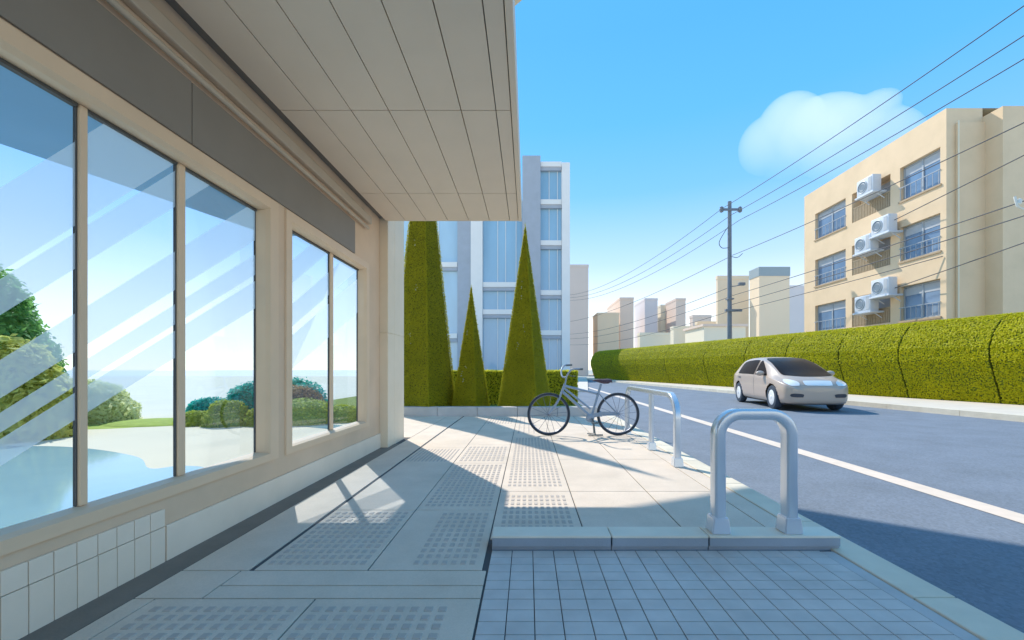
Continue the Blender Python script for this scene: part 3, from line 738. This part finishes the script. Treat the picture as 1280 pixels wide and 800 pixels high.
shrub('round_shrub', 'teal shrub above the brown one in the narrow window', 366, 9.6, 92, 472, M['teal'], coreT, 3500, .035, G_)
shrub('round_shrub', 'brown shrub between teal and lime shrubs in the narrow window', 368, 9.1, 84, 482, M['brownleaf'], coreB, 3200, .035, G_)
shrub('round_shrub', 'low lime bush in front of the smaller teal shrub', 246, 8.3, 50, 514, M['lime'], coreL, 2200, .03, G_)
shrub('round_shrub', 'lime bush with the roundest top before both teal shrubs', 284, 8.2, 56, 500, M['lime'], coreL, 2600, .03, G_)
shrub('round_shrub', 'lime bush half hidden by the window post', 330, 8.3, 50, 508, M['lime'], coreL, 2200, .03, G_)
shrub('round_shrub', 'broad lime bush in front of the brown shrub', 378, 8.6, 84, 498, M['lime'], coreL, 3200, .03, G_)
shrub('round_shrub', 'flat lime bush at the far end of the narrow window', 428, 8.9, 60, 506, M['lime'], coreL, 2400, .03, G_)
for nm, px, w, Y, top in (('grass_mound_ground', 195, 120, 8.6, 524), ('low_mound_ground', 60, 330, 8.0, 533)):
    bm = bmesh.new(); X = at(px, Y); ico(bm, (X, Y, -.02), w/2*Y/F, .7, EYE-(top-CY)/F*Y+.02, 4, .004); struct(nm, bm, M['mound'], smooth=True)

# ------------------------------------------------------------------ apartment block
apt = thing('apartment_building', 'three storey sand coloured apartment block with balconies behind the hedge', 'building', (20, 21, 0))
AX = 17.6
us = [17.5, 17.76, 19.68, 20.2, 22.6, 23.05, 25.5, 26.5]; zs = [0, 3.4, 5.0, 6.2, 7.8, 9.05, 10.62, 12.1]
holes = {(i, j) for i in (1, 3, 5) for j in (1, 3, 5)}
bm = bmesh.new(); facade(bm, (AX, 0, 0), (0, 1, 0), (-1, 0, 0), us, zs, holes, .5, back=False)
for p in (([AX, 17.5], [19.12, 17.5]), ([AX+12, 26.5], [AX, 26.5])): quad(bm, (*p[0], 0), (*p[1], 0), (*p[1], 12.1), (*p[0], 12.1))
quad(bm, (AX, 17.5, 12.1), (AX, 26.5, 12.1), (30, 26.5, 12.1), (30, 17.5, 12.1))
quad(bm, (AX+.5, 17.6, 0), (AX+.5, 26.4, 0), (AX+.5, 26.4, 12), (AX+.5, 17.6, 12))
bmesh.ops.recalc_face_normals(bm, faces=bm.faces[:])
obj('wall', bm, M['apt'], apt)
bm = bmesh.new(); bx(bm, 19.12, 31, 16.75, 20, 0, 11.72); obj('stair_wing', bm, M['apt'], apt)
bm = bmesh.new(); bx(bm, 17.98, 19.12, 17.40, 17.5-.003, 0, 11.45); obj('chimney_flue', bm, M['apt'], apt)
bm = bmesh.new(); tube(bm, [(17.98, 17.37, 0), (17.98, 17.37, 11.5)], .028, 8); obj('downpipe', bm, M['cream'], apt)
for j in (1, 3, 5):
    z0, z1 = zs[j], zs[j+1]
    for i in (1, 5):
        a, b = us[i], us[i+1]; mid = (a+b)/2; bm = bmesh.new(); x0 = AX+.16
        for (p, q) in ((a+.01, a+.08), (b-.08, b-.01), (mid-.04, mid+.04)): bx(bm, x0, x0+.07, p, q, z0+.01, z1-.01)
        for (p, q) in ((z0+.01, z0+.08), (z1-.08, z1-.01)): bx(bm, x0+.01, x0+.06, a+.02, b-.02, p, q)
        w = obj('window', bm, M['alu'], apt)
        bm = bmesh.new(); bx(bm, x0+.04, x0+.055, a+.03, b-.03, z0+.03, z1-.03); obj('pane', bm, M['aptglass'], w)
        bm = bmesh.new(); bx(bm, x0+.026, x0+.038, a+.06, b-.06, z1-.45, z1-.09); obj('blind', bm, M['curtain'], w)
        bm = bmesh.new(); h = z0+.58
        bx(bm, AX-.04, AX-.005, a-.02, b+.02, h, h+.035)
        nb = 9 if i == 5 else 8
        for k in range(nb): yv = a+.05+(b-a-.1)*k/(nb-1); bx(bm, AX-.03, AX-.012, yv-.009, yv+.009, z0+.02, h)
        obj('railing', bm, M['alu'], w)
        bm = bmesh.new(); bx(bm, AX-.05, AX-.003, a-.06, b+.06, z0-.10, z0-.02); obj('sill', bm, M['apttrim'], w)
    a, b = us[3], us[4]
    bm = bmesh.new()
    n = 24
    for k in range(n): yv = a+.05+(b-a-.1)*k/(n-1); bx(bm, AX+.03, AX+.06, yv-.032, yv+.032, z0+.02, z0+.72)
    bx(bm, AX+.02, AX+.07, a+.01, b-.01, z0+.72, z0+.77)
    bal = obj('balcony', bm, M['railslat'], apt)
    bm = bmesh.new(); bx(bm, AX+.42, AX+.48, a+.5, b-.4, z0+.1, z1-.15); obj('balcony_door', bm, M['curtain'], bal)
ac = thing('air_conditioner', 'pale air conditioner alone on the top floor balcony', 'air conditioner', (17.22, 21.35, 9.85), 0, 'air conditioners hung on the apartment block', world=False)
bm = bmesh.new(); bx(bm, -.22, .22, -.50, .50, 0, .82, .03); obj('casing', bm, M['acwhite'], ac, True)
bm = bmesh.new(); ring(bm, (-.224, .13, .41), (1, 0, 0), .28, .024, 32); ring(bm, (-.224, .13, .41), (1, 0, 0), .17, .014, 28); obj('fan_ring', bm, M['alu'], ac, True)
bm = bmesh.new(); lathe(bm, (-.216, .13, .41), (-1, 0, 0), [(.25, 0), (.25, .008), (.1, .012)], 30); obj('fan_grille', bm, M['acdark'], ac, True)
bm = bmesh.new(); bx(bm, -.232, -.222, -.44, -.24, .08, .74, .003); obj('service_panel', bm, M['curtain'], ac)
bm = bmesh.new(); bx(bm, -.27, .42, -.58, .58, -.09, -.003, .02); tube(bm, [(.0, -.45, -.08), (.40, -.45, -.34)], .022, 8); tube(bm, [(.0, .45, -.08), (.40, .45, -.34)], .022, 8); obj('tray', bm, M['acwhite'], ac)
for (px, py, lb) in ((1104, 282, 'upper air conditioner of the middle floor pair'), (1082, 305, 'lower air conditioner of the middle floor pair on the slatted balcony'),
                     (1104, 359, 'upper air conditioner of the lowest floor pair'), (1082, 380, 'lower air conditioner of the lowest floor pair nearest the hedge')):
    Y = 17.22*F/(px-CX+1); z = EYE-(py-CY)/F*Y-.41
    dup(ac, (17.22, Y, z), None, lb)
ac.location.y = 17.22*F/(1086-CX); ac.location.z = EYE-(233-CY)/F*ac.location.y-.41

# ------------------------------------------------------------------ white tower and far blocks
tw = thing('office_tower', 'white and grey office tower with tall blue glass bays behind the cypresses', 'building', (-2, 58, 0)); TY = 60.0; ts = TY/F
tx = lambda p, Y=TY: (p-CX)/F*Y
tz = lambda p, Y=TY: EYE-(p-CY)/F*Y
bm = bmesh.new(); bx(bm, tx(653), tx(675.5), TY-.6, TY+8, -.1, tz(197), .02); obj('grey_wall', bm, M['tgrey'], tw)
for (a, b, y0, top) in ((702, 712, TY-.5, 205), (589, 603.5, TY-.5, 250)):
    bm = bmesh.new(); bx(bm, tx(a), tx(b), y0, TY+8, -.1, tz(top), .02); obj('column', bm, M['twhite'], tw)
bm = bmesh.new(); bx(bm, tx(572), tx(589)-.02, TY-.2, TY+6, -.1, tz(250), .02); obj('grey_wall', bm, M['tgrey'], tw)
bm = bmesh.new(); bx(bm, tx(470), tx(702)-.01, TY+.8, TY+8, -.1, tz(248)); obj('wall', bm, M['tgrey'], tw)
def bay(x0, x1, floors, mulls, gm, top, beams_h=6):
    z = [top]+floors+[475]
    for t0, t1 in zip(z, z[1:]):
        bm = bmesh.new(); bx(bm, tx(x0), tx(x1), TY+.3, TY+.36, tz(t1), tz(t0)); p = obj('window', bm, gm, tw)
        bm = bmesh.new()
        for m_ in mulls: bx(bm, tx(m_)-.04, tx(m_)+.04, TY+.2, TY+.298, tz(t1), tz(t0))
        obj('mullion', bm, M['twhite'], p)
    for t in floors:
        bm = bmesh.new(); bx(bm, tx(x0), tx(x1), TY-.25, TY+.29, tz(t+beams_h/2), tz(t-beams_h/2)); f_ = obj('floor_slab', bm, M['twhite'], tw)
        bm = bmesh.new(); bx(bm, tx(x0)+.01, tx(x1)-.01, TY-.12, TY+.28, tz(t+beams_h/2+4.5), tz(t+beams_h/2)-.003); obj('spandrel', bm, M['tgrey'], f_)
bay(675.7, 701.8, [206, 253, 304, 366, 416], [686.5, 697], M['tglass'], 203)
bay(603.7, 652.8, [356, 390], [622, 632, 645], M['tglass'], 252)
bay(470, 572-.4, [331, 420], [520, 548], M['tglass2'], 252)
def block(name, label, x0, x1, xs, top, Y, m, group='far apartment blocks on the skyline', cap=None, cat='building', deep=None):
    """front face between photo columns x0..x1 at distance Y, side face back to column xs"""
    X0, X1 = (x0-CX)/F*Y, (x1-CX)/F*Y; Yb = X0*F/(xs-CX) if xs < x0 else Y+(deep or 8); zt = EYE-(top-CY)/F*Y
    t = thing(name, label, cat, ((X0+X1)/2, Y, 0), group=group)
    bm = bmesh.new(); bx(bm, X0, X1, Y, Yb, -.15, zt); w_ = obj('wall', bm, m, t)
    bm = bmesh.new()
    ht = .5 if not cap else 11/F*Y
    bx(bm, X0-.06, X1+.06, Y-.06, Yb+.06, zt-ht, zt+.05); obj('parapet', bm, M[cap] if cap else m, t)
    return t, w_
block('far_building', 'plain pinkish block standing beside the white tower', 708, 735.5, 700, 331, 82, M['pink'], deep=14)
block('far_building', 'low tan block in front of a taller one beside the wires', 747, 774, 741, 391, 88, M['tan'])
block('far_building', 'taller tan block with a pinkish front on the skyline', 775, 792, 759, 372, 92, M['brown'])
block('far_building', 'pale lavender block next to the tan pair', 806, 822, 793, 373, 100, M['lav'])
block('far_building', 'brown block with narrow front in the middle of the skyline', 845, 857, 832, 373, 96, M['brown'])
block('far_building', 'low cream annex beside the brown block', 826, 838, 821, 381, 104, M['cream'])
block('far_building', 'low reddish roofed block below the brown one', 866, 889, 862, 394, 84, M['pink'])
block('far_building', 'wide sand coloured block behind the utility pole', 897, 936, 895, 345, 66, M['tan'], deep=5)
block('far_building', 'tall tan block with grey roof band behind the pole lamp', 949, 987, 937, 334, 60, M['tan'], cap='fargrey')
block('far_building', 'pale lavender block squeezed beside the apartment block', 987, 1012, 985, 357, 84, M['lav'])
block('far_building', 'low cream annex with flat roof at the middle of the skyline', 842, 872, 838, 408, 74, M['cream'], deep=4)
block('far_building', 'low pale peach block just left of the sand coloured one', 872, 897, 869, 402, 72, M['tan'], deep=5)
block('far_building', 'low cream block between the brown block and the hedge', 800, 842, 797, 416, 80, M['cream'], deep=5)
t = thing('low_house', 'flat roofed cream house at the foot of the utility pole', 'house', ((905-CX)/F*50, 50, 0))
X0, X1, Y = (880-CX)/F*50, (932-CX)/F*50, 50
bm = bmesh.new(); bx(bm, X0, X1, Y, Y+6, -.15, EYE+(CY-408)/F*Y); obj('wall', bm, M['cream'], t)
bm = bmesh.new(); bx(bm, X0-.2, X1+.2, Y-.2, Y+6.2, EYE+(CY-408)/F*Y+.003, EYE+(CY-405)/F*Y); obj('roof', bm, M['brown'], t)

# ------------------------------------------------------------------ poles and cables
PX, PY = (912-CX)/F*28, 28.0
pz = lambda py, Y=28.0: EYE-(py-CY)/F*Y
pl = thing('utility_pole', 'grey concrete utility pole with crossarm and small lamp behind the hedge', 'utility pole', (PX, PY, 0), 0, world=False)
bm = bmesh.new(); tube(bm, [(0, 0, 0), (0, 0, pz(252))], .16, 16, r_end=.12); obj('pole', bm, M['pole'], pl, True)
bm = bmesh.new(); z = pz(263); bx(bm, -.66, .76, -.19, -.125, z-.08, z+.08, .01); obj('crossarm', bm, M['pole'], pl)
for x in (-.62, .62):
    bm = bmesh.new(); lathe(bm, (x, -.16, z-.2), (0, 0, 1), [(.05, 0), (.13, .06), (.08, .12), (.14, .2), (.10, .27), (.12, .33), (.05, .4)], 16); obj('insulator', bm, M['pole'], pl, True)
bm = bmesh.new(); zl = pz(357); tube(bm, [(.1, -.1, zl-.08), (.6, -.2, zl-.02)], .03, 8); bx(bm, .5, .92, -.32, -.08, zl-.03, zl+.16, .03); obj('lamp', bm, M['pole'], pl)
bm = bmesh.new(); tube(bm, smooth_path([(-.12, -.05, pz(284)), (-.35, -.05, pz(290)), (-.72, -.05, pz(303)), (-.55, -.05, pz(310)), (-.1, -.05, pz(310))], 6), .022, 6); obj('cable_loop', bm, M['cable'], pl)
bm = bmesh.new(); tube(bm, smooth_path([(.1, -.05, pz(321)), (.5, -.05, pz(322)), (.85, -.05, pz(317))], 6), .02, 6); obj('cable_tie', bm, M['cable'], pl)
bm = bmesh.new(); bx(bm, -.4, .7, -.3, -.13, pz(390), pz(388)+.05); bx(bm, -.2, .2, -.22, .2, pz(371)-.2, pz(371)-.12); obj('bracket', bm, M['pole'], pl)
FP, NP = Vector((5.72, 66, 0)), Vector((15.9, -2, 0)); PP = Vector((PX, PY-.16, 0))
def wire(label, A, B_, sag, r=.017, group='overhead wires from the utility pole'):
    A, B_ = Vector(A), Vector(B_); pts = []
    for k in range(25):
        t = k/24; p = A.lerp(B_, t); p.z -= sag*4*t*(1-t); pts.append(p)
    bm = bmesh.new(); tube(bm, [p-A for p in pts], r, 6); o = obj('overhead_wire', bm, M['cable']); o.location = A
    return tag(o, label, 'cable', group)
nm = ['topmost', 'second highest', 'third highest']
for k, (dx, zp, zf, zn) in enumerate(((-.6, pz(262), 12.9, 12.0+.1), (0, pz(270), 12.5, 11.6), (.6, pz(276), 12.1, 11.25))):
    P0 = Vector((PP.x+dx, PP.y, zp))
    wire(nm[k]+' wire running from the pole crossarm away towards the white tower', P0, (FP.x+dx*.5, FP.y, zf), 1.5)
    # passes the right edge of the photo at Y = 12.4
    wire(nm[k]+' wire running from the pole crossarm up over the apartment roof', P0, (NP.x+dx, NP.y, zn+.15), .55)
for k, (zp, zf, w_) in enumerate(((pz(321), 8.6, 'lone mid height wire'), (pz(359), 6.7, 'upper wire of the low bundle'), (pz(371), 6.0, 'middle wire of the low bundle'), (pz(389), 5.1, 'lowest wire of the bundle'))):
    wire(w_+' running from the pole away across the skyline', (PP.x, PP.y, zp), (FP.x, FP.y, zf), .8)
wire('mid height wire crossing the top floor windows of the apartments', (PP.x+.1, PP.y, pz(320)), (NP.x, NP.y, 9.1), .45)
wire('upper wire crossing the middle floor windows of the apartments', (PP.x+.1, PP.y, pz(370)), (NP.x, NP.y, 6.7), .25)
wire('lower wire crossing the middle floor windows of the apartments', (PP.x+.1, PP.y, pz(381)), (NP.x, NP.y, 6.4), .25)
wire('service wire from the pole ending on the apartment wall corner', (PP.x+.1, PP.y, pz(390)), (17.56, 17.62, 5.9), .05)
wire('service wire leaving the middle floor air conditioner', (17.3, 19.8, 8.15), (NP.x, NP.y, 9.35), .05, .018)
wire('service wire leaving the lowest floor air conditioner', (17.3, 19.6, 4.95), (NP.x, NP.y, 7.2), .1, .018)
dup(pl, (FP.x-.6, FP.y, 0), None, 'far utility pole hidden behind the white tower edge')
bm = bmesh.new(); hp = Vector((14.65, 12.42, 0))
tube(bm, smooth_path([(-.02, 0, .22), (.0, -.02, .05), (.05, -.03, -.10), (.2, -.03, -.16), (.4, -.03, -.12)], 6), .03, 8); lathe(bm, (.06, -.03, -.05), (.2, 0, 1), [(.02, 0), (.06, .04), (.06, .16), (.02, .2)], 12)
o = obj('wire_insulator', bm, M['insul'], None, True); o.location = (14.55, 12.42, EYE+(CY-255)/F*12.42); tag(o, 'white curved insulator hanging on the wire before the apartment wing', 'insulator')

# ------------------------------------------------------------------ cloud
bm = bmesh.new(); CYd = 330.0
for (px, py, rx, rz) in ((962, 180, 34, 36), (985, 165, 40, 42), (1012, 170, 40, 45), (1040, 152, 52, 33), (1062, 148, 46, 27), (1080, 145, 26, 18), (1095, 185, 48, 42), (1060, 185, 60, 40), (990, 195, 50, 28)):
    k = CYd/F; ico(bm, ((px-CX)*k, CYd+random.uniform(-8, 8), EYE+(CY-py)*k), rx*k, 22, rz*k, 3)
cl = obj('cloud', bm, M['twhite'])
cl.data.materials.clear()
rmd = cl.modifiers.new('r', 'REMESH'); rmd.mode = 'VOXEL'; rmd.voxel_size = 1.5
dg = bpy.context.evaluated_depsgraph_get(); me = bpy.data.meshes.new_from_object(cl.evaluated_get(dg)); cl.modifiers.clear(); cl.data = me
cm = bpy.data.materials.new('cloud_vapour'); cm.use_nodes = True; nt = cm.node_tree; nt.nodes.clear()
o_ = nt.nodes.new('ShaderNodeOutputMaterial'); pv = nt.nodes.new('ShaderNodeVolumePrincipled'); pv.inputs['Color'].default_value = (1, 1, 1, 1); pv.inputs['Anisotropy'].default_value = .3
tc = nt.nodes.new('ShaderNodeTexCoord'); sp = nt.nodes.new('ShaderNodeSeparateXYZ'); mr = nt.nodes.new('ShaderNodeMapRange')
zlo, zhi = EYE+(CY-222)*CYd/F, EYE+(CY-120)*CYd/F
mr.inputs['From Min'].default_value = zlo; mr.inputs['From Max'].default_value = zhi; mr.inputs['To Min'].default_value = 0.0; mr.inputs['To Max'].default_value = .02
nt.links.new(tc.outputs['Object'], sp.inputs[0]); nt.links.new(sp.outputs['Z'], mr.inputs['Value']); nt.links.new(mr.outputs[0], pv.inputs['Density']); nt.links.new(pv.outputs[0], o_.inputs['Volume'])
cl.data.materials.append(cm); tag(cl, 'soft white cloud above the utility pole and apartment roof', 'cloud')

# ------------------------------------------------------------------ sky, sun, camera
SUN = Vector((-.50, .80, 1.0)).normalized()
w = bpy.data.worlds.new('World'); scene.world = w; w.use_nodes = True; nt = w.node_tree
bg = nt.nodes['Background']; sky = nt.nodes.new('ShaderNodeTexSky'); sky.sky_type = 'NISHITA'; sky.sun_disc = False
sky.sun_elevation = math.asin(SUN.z); sky.sun_rotation = math.atan2(SUN.x, SUN.y); sky.air_density = 1.0; sky.dust_density = 0.0; sky.ozone_density = 2.0
hs = nt.nodes.new('ShaderNodeHueSaturation'); hs.inputs['Saturation'].default_value = 1.0
tc = nt.nodes.new('ShaderNodeTexCoord'); sx = nt.nodes.new('ShaderNodeSeparateXYZ'); rp = nt.nodes.new('ShaderNodeValToRGB')
els = rp.color_ramp.elements; els[0].position = 0.0; els[0].color = (.90, .83, .72, 1); els[1].position = .62; els[1].color = (.045, .325, .71, 1)
for p_, c_ in ((.11, (.76, .77, .72, 1)), (.24, (.36, .53, .73, 1)), (.38, (.12, .395, .75, 1)), (.50, (.06, .355, .72, 1))): e_ = els.new(p_); e_.color = c_
nt.links.new(tc.outputs['Generated'], sx.inputs[0]); nt.links.new(sx.outputs['Z'], rp.inputs['Fac'])
sc_ = nt.nodes.new('ShaderNodeMix'); sc_.data_type = 'RGBA'; sc_.blend_type = 'MULTIPLY'; sc_.inputs['Factor'].default_value = 1; sc_.inputs['B'].default_value = (4.4, 4.4, 4.4, 1)
nt.links.new(rp.outputs['Color'], sc_.inputs['A'])
tn = nt.nodes.new('ShaderNodeMix'); tn.data_type = 'RGBA'; tn.inputs['Factor'].default_value = .85
nt.links.new(sky.outputs[0], hs.inputs['Color']); nt.links.new(hs.outputs[0], tn.inputs['A']); nt.links.new(sc_.outputs['Result'], tn.inputs['B']); nt.links.new(tn.outputs['Result'], bg.inputs['Color']); bg.inputs['Strength'].default_value = .15
ld = bpy.data.lights.new('sun', 'SUN'); ld.energy = 2.0; ld.angle = R(.5); ld.color = (1, .92, .81)
lo = bpy.data.objects.new('sun', ld); COL.objects.link(lo); lo.rotation_euler = SUN.to_track_quat('Z', 'Y').to_euler(); lo.location = (0, 0, 30)
cd_ = bpy.data.cameras.new('camera'); co = bpy.data.objects.new('camera', cd_); COL.objects.link(co)
cd_.sensor_width = 36; cd_.sensor_fit = 'HORIZONTAL'; cd_.lens = F/1280*36; cd_.shift_x = -20/1280; cd_.shift_y = 62/1280
cd_.clip_start = .05; cd_.clip_end = 3000
co.location = (0, 0, EYE); co.rotation_euler = (R(90), 0, 0); scene.camera = co
scene.view_settings.view_transform = 'Standard'; scene.view_settings.look = 'None'; scene.view_settings.exposure = 1.2; scene.view_settings.gamma = 1
scene.cycles.max_bounces = 8; scene.cycles.transparent_max_bounces = 12; scene.cycles.volume_step_rate = 2.0; scene.cycles.volume_bounces = 4
for o in list(bpy.data.objects):
    if 'world' in o: del o['world']
